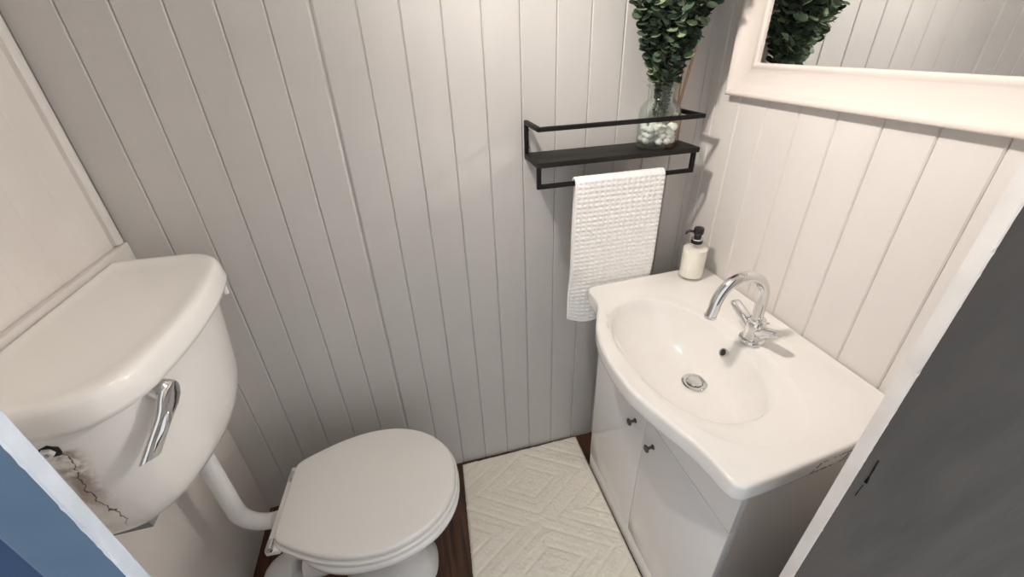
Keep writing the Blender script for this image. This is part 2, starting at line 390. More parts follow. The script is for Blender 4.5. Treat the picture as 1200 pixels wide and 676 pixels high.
# flush lever on the front face (front is +x)
L0, L1 = Vector((.2655,-.524,1.024)), Vector((.228,-.590,.950)); LN = Vector((.83,-.52,-.16)).normalized()
LD = (L1-L0).normalized(); LN = (LN-LD*LN.dot(LD)).normalized(); LS = LD.cross(LN)
bm = bmesh.new()
loft(bm, [circ(L0+LN*d, r, 24, LN) for d, r in ((-.014,.0185),(.006,.0195),(.013,.0190),(.0165,.0145))])
boss = build('flush_lever', bm, M['chrome'], cis, auto=50); boss['label'] = 'chrome flush lever'
bm = bmesh.new()
rings = []
for t, w, d, h in ((-.16,.007,.012,.008),(-.10,.0145,.0125,.010),(.0,.0190,.014,.012),(.14,.0195,.016,.012),(.28,.0165,.018,.012),(.42,.0150,.019,.011),(.7,.0150,.020,.009),(1.,.0150,.021,.007)):
    c = L0 + (L1-L0)*t + LN*d; n8 = []
    for k in range(16):
        a = 2*PI*k/16; cc, ss = math.cos(a), math.sin(a)
        n8.append(c + LN*(h*.5*math.copysign(abs(cc)**.7,cc)) + LS*(w*math.copysign(abs(ss)**.6,ss)) + LD*(.010*ss if t == 1. else 0))
    rings.append(n8)
loft(bm, rings)
build('lever_arm', bm, M['chrome'], boss, auto=50)
bm = bmesh.new()
rings = []
for t, w, d in ((.30,.003,.003),(.40,.0088,.0075),(.55,.0100,.0075),(.75,.0080,.0040),(.90,.003,.0015)):
    c = L0 + (L1-L0)*t + LN*.0235
    rings.append([c + LN*(d*math.cos(a)) + LS*(w*math.sin(a)) for a in [2*PI*k/16 for k in range(16)]])
loft(bm, rings); build('lever_ridge', bm, M['chrome'], boss, auto=60)
# steel bracket under the near end
bm = bmesh.new(); box(bm, .0165,.150,-.560,-.520,.738,.7535); box(bm, .0165,.0215,-.560,-.520,.66,.738); o = build('bracket', bm, M['grey_metal'], cis, bevel=.002); o['label'] = 'grey metal bracket'
# lid clip at the far end
bm = bmesh.new(); box(bm, .262,.272,-.196,-.187,1.020,1.046); build('lid_clip', bm, M['ceramic'], cis, bevel=.003)

# ------------------------------------------------------------------ bath mat
BX0, BX1, BY0, BY1 = .752, 1.2505, -.012, -.76
bmat_root = None
bm = bmesh.new(); nx, ny = 200, 280; V = []
rot = math.radians(-2.4); cxm, cym = (BX0+BX1)/2, (BY0+BY1)/2
def matz(x, y):
    # nested carved diamonds, two along the length
    px, py = x-1.004, y
    per = .318
    k = round((py+.168)/per); dy = py+.168+k*-per if False else py+.168 - k*per
    d = abs(px)/.240 + abs(dy)/.159
    z = .0
    g = abs(((d*2.35)+.5) % 1. - .5)
    z -= .0042*math.exp(-(g/.085)**2)
    z += .0020*(1 if int(d*2.35+.5) % 2 == 0 else -.2)
    z += .0022*noise.noise(Vector((x*34,y*34,0))) + .0020*noise.noise(Vector((x*130,y*130,3))) + .0012*noise.noise(Vector((x*330,y*330,5)))
    return z
for j in range(ny+1):
    row = []
    for i in range(nx+1):
        u, v = i/nx, j/ny
        x0 = BX0+(BX1-BX0)*u; y0 = BY0+(BY1-BY0)*v
        edge = min(u*(BX1-BX0), (1-u)*(BX1-BX0), v*abs(BY1-BY0), (1-v)*abs(BY1-BY0))
        f = min(1., edge/.008)
        jit = .0018*noise.noise(Vector((x0*160,y0*160,9)))*(1-min(1,edge/.02))
        x1 = cxm+(x0-cxm)*math.cos(rot)-(y0-cym)*math.sin(rot)*.0 + jit; x1 += (y0-BY0)*(.07*(1-u)+.006*u)
        y1 = y0 + (x0-cxm)*.018 + jit
        row.append(bm.verts.new((x1, min(y1,-.004), .004 + (.0085+matz(x0,y0))*math.sqrt(max(f,.02)))))
    V.append(row)
for j in range(ny):
    for i in range(nx): bm.faces.new((V[j][i],V[j][i+1],V[j+1][i+1],V[j+1][i]))
loop = [V[0][i] for i in range(nx+1)] + [V[j][nx] for j in range(1,ny+1)] + [V[ny][i] for i in range(nx-1,-1,-1)] + [V[j][0] for j in range(ny-1,0,-1)]
low = [bm.verts.new((v.co.x,v.co.y,.0005)) for v in loop]
for i in range(len(loop)):
    j = (i+1) % len(loop); bm.faces.new((loop[i],loop[j],low[j],low[i]))
bm.faces.new(low)
tag(build('bath_mat', bm, M['mat'], base=(1.0,-.38,0)), 'cream tufted bath mat with carved diamonds on the wooden floor', 'bath mat')

# ------------------------------------------------------------------ vanity cabinet
VY0, VY1, VX = -.155, -.800, 1.250      # far end, near end, front face
van = thing('vanity_cabinet', 'white gloss two-door vanity cabinet under the washbasin', 'cabinet', (1.43,-.478,0))
bm = bmesh.new()
T = .016
box(bm, VX+.018, XR-.002, VY0-T, VY0, 0, .808); box(bm, VX+.018, XR-.002, VY1, VY1+T, 0, .808)
box(bm, VX+.030, XR-.002, VY1+T, VY0-T, .07, .086); box(bm, XR-.014, XR-.002, VY1+T, VY0-T, .086, .70)
build('carcass', bm, M['carcass'], van, smooth=False)
bm = bmesh.new(); box(bm, VX+.002, VX+.018, VY1, VY0, .0, .079); build('plinth', bm, M['gloss'], van, bevel=.0015)
ym = (VY0+VY1)/2+.008
for (a, b_, ky) in ((ym+.0015, VY0, -.420), (VY1, ym-.0015, -.517)):
    bm = bmesh.new(); box(bm, VX, VX+.0175, a, b_, .083, .6035)
    dr = build('door', bm, M['gloss'], van, bevel=.002)
    bm = bmesh.new(); kz = .541
    loft(bm, [circ((VX-d, ky, kz), r, 16, (1,0,0)) for d, r in ((.0,.0075),(.002,.0075),(.003,.0045),(.012,.004),(.017,.005),(.0185,.0105),(.0215,.0115),(.0235,.0095))])
    kn = build('knob', bm, M['dark_metal'], dr, auto=40); kn['label'] = 'small dark metal knob'
bm = bmesh.new()
poly = [(VY1,.6075),(VY0,.6075),(VY0,.807)]
for i in range(0,25):
    t = i/24; y = VY0-.02 - (VY0-VY1-.04)*t
    poly.append((y, .807 - .115*math.sin(PI*t)**.6))
poly.append((VY1,.807))
loft(bm, [[(VX,y,z) for y,z in poly], [(VX+.0175,y,z) for y,z in poly]]); build('fascia', bm, M['gloss'], van, smooth=False, bevel=.0015)

# ------------------------------------------------------------------ washbasin
bas = thing('washbasin', 'white ceramic bow-fronted washbasin set on the vanity cabinet', 'washbasin', (1.36,-.49,.815))
front = [(1.219,-.149),(1.200,-.154),(1.191,-.172),(1.189,-.205),(1.185,-.247),(1.160,-.300),(1.134,-.355),(1.115,-.424),(1.107,-.500),(1.110,-.578),(1.124,-.639),(1.143,-.698),(1.158,-.744),(1.166,-.785),(1.170,-.822),(1.176,-.838),(1.190,-.8462)]
fr = [(p.x,p.y) for p in catmull([(x,y,0) for x,y in front], 8)]
outline = [(XR-.003,-.1345),(1.5,-.136),(1.35,-.1425),(1.26,-.1465)] + fr + [(1.26,-.843),(1.35,-.834),(1.45,-.824),(XR-.003,-.806)]
BC = (1.345,-.49)
def ray_hit(poly, c, a):
    dx, dy = math.cos(a), math.sin(a); best = None; n = len(poly)
    for i in range(n):
        x1, y1 = poly[i][0]-c[0], poly[i][1]-c[1]; x2, y2 = poly[(i+1)%n][0]-c[0], poly[(i+1)%n][1]-c[1]
        ex, ey = x2-x1, y2-y1; den = dx*ey-dy*ex
        if abs(den) < 1e-12: continue
        t = (x1*ey-y1*ex)/den; s = (x1*dy-y1*dx)/den
        if t > 0 and -1e-9 <= s <= 1+1e-9 and (best is None or t > best): best = t
    return best
NA = 288
angs = [2*PI*i/NA for i in range(NA)]
def sup(cx, cy, ax, ay, p, a_off=0.):
    poly = []
    for i in range(200):
        t = 2*PI*i/200; c, s = math.cos(t), math.sin(t)
        poly.append((cx+ax*math.copysign(abs(c)**(2/p),c), cy+ay*math.copysign(abs(s)**(2/p),s)))
    return poly
def rad(poly, c=BC): return [ray_hit(poly, c, a) or .001 for a in angs]
RO = rad(outline); RI = rad(sup(1.297,-.488,.141,.234,2.25)); RD = rad(sup(1.312,-.50,.168,.292,2.3))
RD = [min(max(d, i_*1.03), o-.012) for d, i_, o in zip(RD, RI, RO)]
def ring(R, z, c=BC): return [(c[0]+r*math.cos(a), c[1]+r*math.sin(a), z) for r, a in zip(R, angs)]
sub = lambda R, d: [r-d for r in R]
mixr = lambda A, B, t: [a*(1-t)+b_*t for a, b_ in zip(A,B)]
ZT = .850
rings = [ring(sub(RO,.010), .8085), ring(sub(RO,.003), .8095), ring(sub(RO,.0005), .813), ring(RO,.820), ring(RO,.842), ring(sub(RO,.0008),.8470), ring(sub(RO,.0030),.8502), ring(sub(RO,.0065),.8515), ring(sub(RO,.0120),.8515), ring(sub(RO,.020),.8502),
         ring([max(d+.006, o-.045) if o-.045 > d else d+.5*(o-.020-d) for d,o in zip(RD,RO)], .8500), ring([min(d, o-.022) for d,o in zip(RD,RO)], .8498), ring([min(d,o-.022)-.004 for d,o in zip(RD,RO)], .8488), ring([min(d,o-.022)*.985-.006 for d,o in zip(RD,RO)], .8470),
         ring(mixr(RD,RI,.6), .8455), ring([r*1.02 for r in RI], .8440), ring(RI, .8420)]
# bowl: rings slide towards the waste at (1.362,-.49)
WX, WY = 1.358, -.490
ib = ring(RI, 0)
for t in (.03,.08,.15,.24,.34,.45,.56,.67,.78,.87,.94):
    s = 1-t
    z = .842 - .122*(1-(s)**2.7)**.78
    rr = s*.999 + .022/.15*t*0
    out_ = []
    for (x,y,_) in ib:
        w = t**1.2
        cx = BC[0]*(1-t)+WX*t; cy = BC[1]*(1-t)+WY*t
        out_.append((cx+(x-BC[0])*s, cy+(y-BC[1])*s, z))
    rings.append(out_)
under = []
bm = bmesh.new()
R1 = loft(bm, rings, cap0=False, cap1=True)
# underside shell
ur = [ring(sub(RO,.010), .8085), ring([min(r*1.05+.004, o-.014) for r,o in zip(RI,RO)], .8084)]
for t in (.05,.15,.3,.5,.7,.88):
    s = 1-t; z = .808 - .105*(1-s**2.6)**.62
    ur.append([((BC[0]*(1-t)+WX*t)+(x-BC[0])*s*1.04, (BC[1]*(1-t)+WY*t)+(y-BC[1])*s*1.03, z) for (x,y,_) in ib])
loft(bm, ur, cap0=False, cap1=True)
bmesh.ops.remove_doubles(bm, verts=bm.verts[:], dist=1e-5)
basin_o = build('basin', bm, M['basin'], bas, auto=75)
# waste
dz = .7225
bm = bmesh.new(); lathe(bm, (WX,WY,dz), [(.008,-.001),(.0315,-.001),(.0325,.0005),(.0320,.0022),(.029,.0032),(.0225,.0030),(.0205,.0015),(.0195,-.0005)], 40); wst = build('waste', bm, M['chrome'], bas, auto=50); wst['label'] = 'round chrome waste'
bm = bmesh.new(); lathe(bm, (WX,WY,dz), [(.0005,.0),(.0185,.0005),(.0185,.0035),(.017,.005),(.0005,.0062)], 32); build('plug', bm, M['chrome'], wst, auto=40)
# overflow ring, lying on the sloping back of the bowl
ov_c = Vector((1.4262,-.492,.806)) + Vector((-.86,0,.51))*.0040; ov_n = Vector((-.86,0,.51)).normalized()
bm = bmesh.new()
loft(bm, [circ(ov_c+ov_n*d, r, 28, ov_n) for d, r in ((-.004,.0115),(.002,.0120),(.0032,.0110),(.0032,.0085),(.0015,.0075),(-.006,.0072))], cap1=False)
ovr = build('overflow_ring', bm, M['chrome'], bas, auto=50); ovr['label'] = 'chrome overflow ring'
bm = bmesh.new(); loft(bm, [circ(ov_c+ov_n*d, .0074, 20, ov_n) for d in (-.006,-.0015)]); build('overflow_hole', bm, M['dark_hole'], ovr, auto=40)
# old sticker residue on the near edge of the basin
def edge_y(x):
    pts = [(1.196,-.846),(1.26,-.843),(1.35,-.834),(1.45,-.824),(XR,-.806)]
    for (xa, ya), (xb, yb_) in zip(pts, pts[1:]):
        if xa <= x <= xb: return ya+(yb_-ya)*(x-xa)/(xb-xa)-.0004
    return -.846
bm = bmesh.new()
def dash(x0, z0, x1, z1, w, n=7, seed=0, gap=.3):
    rnd = random.Random(seed)
    for i in range(n):
        if rnd.random() < gap: continue
        t0, t1 = i/n, (i+.75)/n
        xa, za, xb, zb = x0+(x1-x0)*t0, z0+(z1-z0)*t0, x0+(x1-x0)*t1, z0+(z1-z0)*t1
        ww = w*(.5+rnd.random())
        nxv, nzv = -(zb-za), (xb-xa); l = math.hypot(nxv,nzv); nxv, nzv = nxv/l*ww, nzv/l*ww
        q = [(xa+nxv,za+nzv),(xb+nxv*.7,zb+nzv*.7),(xb-nxv*.7,zb-nzv*.7),(xa-nxv,za-nzv)]
        loft(bm, [[(x,edge_y(x)+.0006,z) for x,z in q],[(x,edge_y(x)-.0004,z) for x,z in q]])
dash(1.356,.8375,1.338,.8165,.0014,9,1,.1); dash(1.432,.8380,1.416,.8185,.0012,9,2,.1)
dash(1.356,.8375,1.432,.838,.0005,12,3,.4); dash(1.338,.8165,1.416,.8185,.0005,12,4,.3)
o = build('sticker_residue', bm, M['mark'], bas, smooth=False); o['label'] = 'dark flecks outlining an old sticker'

# ------------------------------------------------------------------ tap
TX, TY, TZ = 1.478, -.510, .8498
tap = thing('tap', 'chrome swan-neck basin tap with two angled levers', 'tap', (TX,TY,TZ))
bm = bmesh.new(); lathe(bm, (TX,TY,TZ), [(.0290,-.001),(.0302,.001),(.0302,.006),(.0275,.0085),(.023,.0095),(.0215,.013),(.0215,.042),(.0222,.048),(.0190,.056),(.0145,.060)], 36); build('body', bm, M['chrome'], tap, auto=50)
bm = bmesh.new(); lathe(bm, (TX,TY,TZ), [(.0178,.054),(.0186,.056),(.0186,.063),(.0160,.066)], 32); build('collar', bm, M['chrome'], tap, auto=40)
bm = bmesh.new()
RA = .064; zr = .960
pts = [(TX-.004,TY,TZ+.055),(TX-.005,TY,TZ+.08)] + [Vector((TX-.006-RA, TY, zr+.010)) + Vector((math.cos(a)*RA, 0, math.sin(a)*RA*1.08)) for a in [PI*1.0*i/24 for i in range(25)]] + [(TX-.006-2*RA-.004,TY,zr-.006),(TX-.006-2*RA-.005,TY,zr-.012)]
tube(bm, pts, .0128, 28); sp = build('spout', bm, M['chrome'], tap, auto=60)
e0 = Vector(pts[-1])
bm = bmesh.new(); tube(bm, [e0+Vector((0,0,.004)), e0, e0+Vector((-.0005,0,-.004))], [.0136,.0138,.0128], 28); build('aerator', bm, M['chrome'], sp, auto=40)
for s in (1,-1):
    d = Vector((-.10,s*.86,.52)).normalized(); sd = Vector((1,0,0)); up = sd.cross(d)*s
    c0 = Vector((TX,TY,TZ+.022))
    bm = bmesh.new()
    rings = []
    for t, rw, rh in ((.008,.0135,.0135),(.036,.0135,.0135),(.041,.0138,.0125),(.052,.0142,.0110),(.066,.0142,.0098),(.080,.0140,.0088),(.0865,.0132,.0080),(.0895,.0105,.0060)):
        cc = c0 + d*t + up*(.003 if t > .04 else 0)
        rg = []
        for k in range(20):
            a = 2*PI*k/20; ca, sa = math.cos(a), math.sin(a); p_ = .75 if t > .034 else 1
            rg.append(cc + sd*rw*math.copysign(abs(ca)**p_,ca) + up*rh*math.copysign(abs(sa)**p_,sa))
        rings.append(rg)
    loft(bm, rings); h = build('lever', bm, M['chrome'], tap, auto=50)
bm = bmesh.new(); tube(bm, [(TX+.012,TY,TZ+.048),(TX+.026,TY-.006,TZ+.048)], .0022, 10); tube(bm, [(TX+.0255,TY-.0058,TZ+.048),(TX+.029,TY-.0073,TZ+.048)], .0035, 12); build('popup_pin', bm, M['chrome'], tap, auto=50)

# ------------------------------------------------------------------ soap dispenser
SX, SY, SZ = 1.523, -.187, .8506
sd_ = thing('soap_dispenser', 'clear bottle of cream hand soap with black pump on the basin corner', 'soap dispenser', (SX,SY,SZ))
bm = bmesh.new(); lathe(bm, (SX,SY,SZ), [(.030,0),(.0345,.0015),(.036,.005),(.036,.098),(.0345,.106),(.029,.112),(.018,.115),(.0145,.117),(.0145,.124)], 40, cap1=True); build('bottle', bm, M['glass_clear'], sd_, auto=60)
bm = bmesh.new(); lathe(bm, (SX,SY,SZ), [(.028,.007),(.0335,.009),(.0345,.012),(.0345,.0975),(.030,.0985)], 40); o = build('soap', bm, M['soap'], sd_, auto=50); o['label'] = 'cream liquid soap'
pd = Vector((-.80,.42,0)).normalized()
bm = bmesh.new(); lathe(bm, (SX,SY,SZ), [(.0155,.115),(.0165,.116),(.0165,.1275),(.0155,.129)], 28)
pm = build('pump', bm, M['blackplastic'], sd_, auto=40); pm['label'] = 'black pump'
bm = bmesh.new(); lathe(bm, (SX,SY,SZ), [(.0166,.127),(.0170,.1275),(.0170,.1305),(.0150,.1315)], 28); build('band', bm, M['silver'], pm, auto=40)
bm = bmesh.new(); lathe(bm, (SX,SY,SZ), [(.0105,.130),(.0105,.140),(.0120,.142),(.0145,.146),(.0145,.160),(.0130,.163),(.004,.164)], 28)
hd = build('pump_head', bm, M['blackplastic'], pm, auto=40)
c0 = Vector((SX,SY,SZ+.150)); bm = bmesh.new(); tube(bm, [c0+pd*.010, c0+pd*.024+Vector((0,0,.001)), c0+pd*.031+Vector((0,0,-.002)), c0+pd*.035+Vector((0,0,-.009))], [.0045,.0038,.0034,.0028], 12); build('nozzle', bm, M['blackplastic'], hd, auto=60)

# ------------------------------------------------------------------ shelf
HX0, HX1, HD = 1.046, 1.520, .128
RZ, BZ, LZB = 1.313, 1.2315, 1.167
sh = thing('wall_shelf', 'black metal wall shelf with gallery rail and towel bar', 'shelf', (1.283,0,BZ))
B = .0055
bm = bmesh.new(); box(bm, HX0, HX1, -HD, -.002, BZ-.014, BZ); build('board', bm, M['black_board'], sh, bevel=.001)
bm = bmesh.new()                 # gallery: two side arms, front rail, two uprights on the wall
for x in (HX0+B, HX1-B):
    box(bm, x-B, x+B, -HD, -.002, RZ-B, RZ+B)
    box(bm, x-B, x+B, -.012, -.0015, BZ-.001, RZ-B)
box(bm, HX0+2*B, HX1-2*B, -HD, -HD+2*B, RZ-B, RZ+B)
build('gallery_rail', bm, M['black'], sh, bevel=.0012)
bm = bmesh.new()
for x in (HX0+B, HX1-B-.008):
    box(bm, x-B, x+B, -HD+.001, -HD+.001+2*B, LZB-B, BZ-.013)
box(bm, HX0+2*B, HX1-2*B-.008, -HD+.001, -HD+.001+2*B, LZB-B, LZB+B)
build('towel_bar', bm, M['black'], sh, bevel=.0012)
for x in (HX0+B, HX1-B):
    for z in (RZ-.018, BZ+.016):
        bm = bmesh.new(); tube(bm, [(x+.006 if x < 1.2 else x-.006,-.010,z),(x+.0075 if x < 1.2 else x-.0075,-.010,z)], .003, 10); build('screw', bm, M['silver'], sh, auto=40)

# ------------------------------------------------------------------ towel on the bar
bm = bmesh.new()
ybar, zbar = -HD+.001+B, LZB
TXR, TXL = 1.416, 1.156
FZ, BKZ = .716, .800
rr = .0095
path = []
nF, nA, nB = 176, 18, 150
for i in range(nF): path.append((ybar-rr, FZ+(zbar-FZ)*i/nF, (-1,0)))
for i in range(nA+1):
    a = PI - PI*i/nA; path.append((ybar+rr*math.cos(a), zbar+rr*math.sin(a), (math.cos(a), math.sin(a))))
for i in range(1,nB+1): path.append((ybar+rr, zbar-(zbar-BKZ)*i/nB, (1,0)))
TH = .0028
us = []
W = TXR-TXL; nU = 96
for i in range(nU+1): us.append((TXR-W*i/nU, 1., i))
for i in range(1,9): us.append((TXL-.005*math.sin(PI*i/9), math.cos(PI*i/9), nU+i))
for i in range(0,nU+1,2): us.append((TXL+W*i/nU, -1., nU+9+i))
grid = []
for vi, (y, z, n2) in enumerate(path):
    row = []
    s = vi
    zz = z
    depth = max(0., (zbar-z)/(zbar-FZ))
    for (x, side, ui) in us:
        # waffle relief: raised ridges between square pits
        cu, cv = (x/.0165) % 1., ((vi*.00256)/.0138) % 1.
        pit = min(1., max(0., (min(cu,1-cu)-.13)/.22)) * min(1., max(0., (min(cv,1-cv)-.15)/.22))
        relief = .0012 - .0024*pit
        off = side*TH + (relief if side > 0 else (-relief*.4 if side < 0 else 0))
        wav = .0022*noise.noise(Vector((x*14, z*7, 2.)))*depth
        slack = 0.
        if n2[0] == -1: slack = -.0010*depth - .004*max(0,1-abs((TXL+.06-x)/.05))*depth
        xx = x - .010*depth*(1-(x-TXL)/W) + .004*noise.noise(Vector((z*9,1.,x*2)))*depth*.6
        slack += .006*min(1., max(0., (.91-z)/.06)) if n2[0] == -1 else 0.
        if n2[0] == 1: xx += .010*min(1., vi/len(path)*1.0)*max(0.,1-(x-TXL)/W)
        # rounded lower left corner
        low = max(0., 1-(x-TXL)/.05) if n2[0] == -1 else 0
        if n2[0] == -1 and vi < 40: zz = z + .010*low*low*(1-vi/40.) + .004*(1-vi/40.)*math.sin(x*40)
        elif n2[0] == 1 and vi > len(path)-30: zz = z
        else: zz = z
        o_ = off + TH
        row.append(bm.verts.new((xx, y + n2[0]*o_ + wav + slack, zz + n2[1]*o_)))
    grid.append(row)
for a, b_ in zip(grid, grid[1:]):
    for i in range(len(us)-1): bm.faces.new((a[i],a[i+1],b_[i+1],b_[i]))
tw = build('towel', bm, M['thread'], base=(1.286,ybar,.72))
md = tw.modifiers.new('thick','SOLIDIFY'); md.thickness = .0022; md.offset = 0
tag(tw, 'white waffle-weave hand towel folded over the black towel bar', 'towel')

# ------------------------------------------------------------------ vase, pebbles, eucalyptus
VXc, VYc, VZ = 1.418, -.0655, BZ+.0004
bm = bmesh.new()
outer = [(.050,0),(.0545,.002),(.0565,.007),(.0565,.088),(.054,.101),(.046,.114),(.036,.122),(.0325,.129),(.0315,.142),(.0335,.150),(.040,.1545),(.0435,.157),(.0435,.159),(.040,.1595)]
inner = [(.037,.157),(.031,.151),(.0287,.142),(.0297,.129),(.033,.121),(.043,.112),(.0513,.099),(.0538,.087),(.0538,.014),(.050,.010),(.001,.009)]
lathe(bm, (VXc,VYc,VZ), outer+inner, 44, cap0=True, cap1=True)
tag(build('bottle_vase', bm, M['glass'], base=(VXc,VYc,VZ), auto=70), 'clear glass bottle vase with flared rim on the black shelf', 'vase')
pebs = []; rnd = random.Random(3); tries = 0
layers = [(.0105+.009,.040),(.0105+.009,.021),(.0105+.009,.0),(.034,.036),(.034,.014),(.049,.039),(.049,.018),(.049,0)]
cand = []
for zl, rl in layers:
    nn = {.040:10,.021:5,.0:1,.036:9,.014:3,.039:9,.018:4,0:1}[rl]
    for k in range(nn):
        a = 2*PI*k/nn + rnd.random()*.4 + zl*40
        cand.append((rl*math.cos(a), rl*math.sin(a), zl+rnd.uniform(-.001,.002)))
base_peb = None
for (x, y, z) in cand:
    r = rnd.uniform(.0100,.0122)
    sc = Vector((r*rnd.uniform(.98,1.18), r*rnd.uniform(.9,1.1), r*rnd.uniform(.68,.86)))
    if base_peb is None:
        bm = bmesh.new(); bmesh.ops.create_icosphere(bm, subdivisions=3, radius=1.)
        for v in bm.verts: v.co *= 1+.10*noise.noise(v.co*1.3)
        base_peb = build('pebble', bm, M['pebble']); o = base_peb
        tag(o, 'smooth white pebble in the bottom of the clear glass vase', 'pebble', 'white pebbles in the glass vase')
    else:
        o = base_peb.copy(); COL.objects.link(o)
    o.location = (VXc+x, VYc+y, VZ+z); o.scale = sc; o.rotation_euler = (rnd.uniform(-.5,.5), rnd.uniform(-.5,.5), rnd.uniform(0,6))

# ------------------------------------------------------------------ reed diffuser behind the vase
DX, DY = 1.4885, -.0330
df = thing('reed_diffuser', 'amber glass reed diffuser bottle behind the glass vase', 'diffuser', (DX,DY,BZ))
bm = bmesh.new(); lathe(bm, (DX,DY,BZ+.0003), [(.0175,0),(.0195,.002),(.0195,.060),(.017,.067),(.009,.071),(.0085,.080)], 28, cap1=False)
lathe(bm, (DX,DY,BZ+.0003), [(.0065,.080),(.0065,.040),(.001,.039)], 20, cap0=False)
build('bottle', bm, M['amber'], df, auto=50)
bm = bmesh.new(); lathe(bm, (DX,DY,BZ+.0003), [(.0066,.073),(.0100,.073),(.0105,.075),(.0105,.082),(.0066,.083)], 24, False, False); build('collar', bm, M['silver'], df, auto=40)
for k, (ex, ey) in enumerate(((1.516,-.040),(1.506,-.060),(1.500,-.022))):
    a = Vector((DX+(-.003,.003,0)[k], DY+(.001,.002,-.004)[k], BZ+.045)); e_ = Vector((ex,ey,1.487-.01*k))
    bm = bmesh.new(); tube(bm, [a, e_], .0021, 8)
    tag(build('reed', bm, M['reed'], base=tuple(a), auto=50), 'thin tan reed leaning out of the amber diffuser bottle', 'reed', 'reeds in the diffuser')

# ------------------------------------------------------------------ eucalyptus: stems fan out of the vase neck; no leaf cuts through a neighbour
from mathutils.bvhtree import BVHTree
def leaf(c, n, t, r):
    """a round cupped leaf: c base point, n normal, t direction away from the stem"""
    n = n.normalized(); t = (t-n*t.dot(n)).normalized(); s = n.cross(t); K = 9
    v = [c + t*r - n*r*.16]
    for k in range(K):
        a = 2*PI*k/K
        v.append(c + t*(r - r*1.02*math.cos(a)) + s*r*math.sin(a)*1.03 + n*r*(.10*math.sin(a)**2))
    return v, [(0, 1+k, 1+(k+1)%K) for k in range(K)]
AV, AF = [], []                                    # everything the next stem must keep clear of
def remember(v, f):
    o_ = len(AV); AV.extend(v); AF.extend([tuple(i+o_ for i in q) for q in f])
for o in list(COL.objects):
    if o.type == 'MESH' and o.name.split('.')[0] in ('bottle_vase','reed'):
        w_ = world_loc(o); remember([x.co+w_ for x in o.data.vertices], [tuple(p.vertices) for p in o.data.polygons])
rnd = random.Random(11); NS = 19; STEMS = []
for si in range(NS):
    rad_ = .0205*math.sqrt((si+.5)/NS); an = si*2.39996
    ox, oy = rad_*math.cos(an), rad_*math.sin(an)
    hh = rnd.uniform(.60,.72)
    b0 = Vector((VXc+ox*.72, VYc+oy*.72, VZ+.068+rnd.uniform(0,.016)))
    neck = Vector((VXc+ox, VYc+oy, VZ+.150))
    mid = Vector((VXc-.010+ox*2.75, VYc-.010+oy*2.2, 1.485))
    top = Vector((VXc-.016+ox*5.4, VYc-.034+oy*3.3, 1.60))
    end = top + (top-mid).normalized()*(hh-.42)*.8; end.y = min(end.y, -.022)
    sp_ = catmull([b0,neck,mid,top,end], 24)
    root = thing('eucalyptus_stem', 'dark green eucalyptus stem with round leaves standing in the glass vase', 'plant', tuple(b0), group='eucalyptus stems in the glass vase')
    bm = bmesh.new(); tube(bm, sp_[::3]+[sp_[-1]], .0012, 6)
    sv = [v.co.copy() for v in bm.verts]; bm.verts.index_update(); sf = [tuple(v.index for v in f_.verts) for f_ in bm.faces]
    build('stem', bm, M['stem'], root)
    STEMS.append((root, sp_, sv, sf))
for si, (root, sp_, sv, sf) in enumerate(STEMS):
    TV, TF = list(AV), list(AF)
    for sj, (_, _, v_, f_) in enumerate(STEMS):
        if sj != si:
            o_ = len(TV); TV.extend(v_); TF.extend([tuple(k+o_ for k in q) for q in f_])
    tree = BVHTree.FromPolygons(TV, TF, epsilon=.0002)
    bm = bmesh.new(); acc = 0; tw_ = rnd.random()*6; mine_v, mine_f = [], []
    for i in range(1, len(sp_)-1):
        acc += (sp_[i]-sp_[i-1]).length
        z = sp_[i].z; inside = z < VZ+.162
        if acc < (.0090 if inside else .0082) or z < VZ+.074: continue
        acc = 0
        t = (sp_[i+1]-sp_[i-1]).normalized(); u = t.orthogonal().normalized(); tw_ += 1.2+rnd.random()*.5
        for s_ in (0, PI):
            for tr in range(14):
                d = Matrix.Rotation(tw_+s_+rnd.uniform(-.4,.4)*(1+tr*.35), 4, t) @ u
                tilt = rnd.uniform(.3,1.1)
                n_ = (t*math.cos(tilt) - d*math.sin(tilt) + Vector((rnd.uniform(-.45,.45),rnd.uniform(-.95,.10),rnd.uniform(-.2,.4))))
                r = rnd.uniform(.0108,.0142)*(1. if not inside else .42)*(1-.025*tr)
                if z > 1.68: r *= .85
                p = sp_[i] + d*.0018
                dd = d*(1 if not inside else .55)+t*.35
                v, f_ = leaf(p, n_, dd, r)
                if any(q.y > -.004 or q.x > XR-.032 for q in v): continue
                if inside and any(math.hypot(q.x-VXc, q.y-VYc) > .0275 for q in v): continue
                if BVHTree.FromPolygons(v, f_).overlap(tree): continue
                mi = 2 if rnd.random() < .21 else (1 if rnd.random() < .52 else 0)
                bv = [bm.verts.new(q) for q in v]
                for q in f_: bm.faces.new([bv[k] for k in q]).material_index = mi
                o_ = len(mine_v); mine_v.extend(v); mine_f.extend([tuple(k+o_ for k in q) for q in f_])
                break
    remember(mine_v, mine_f)
    build('leaves', bm, [M['leaf_dark'],M['leaf_mid'],M['leaf_light']], root)

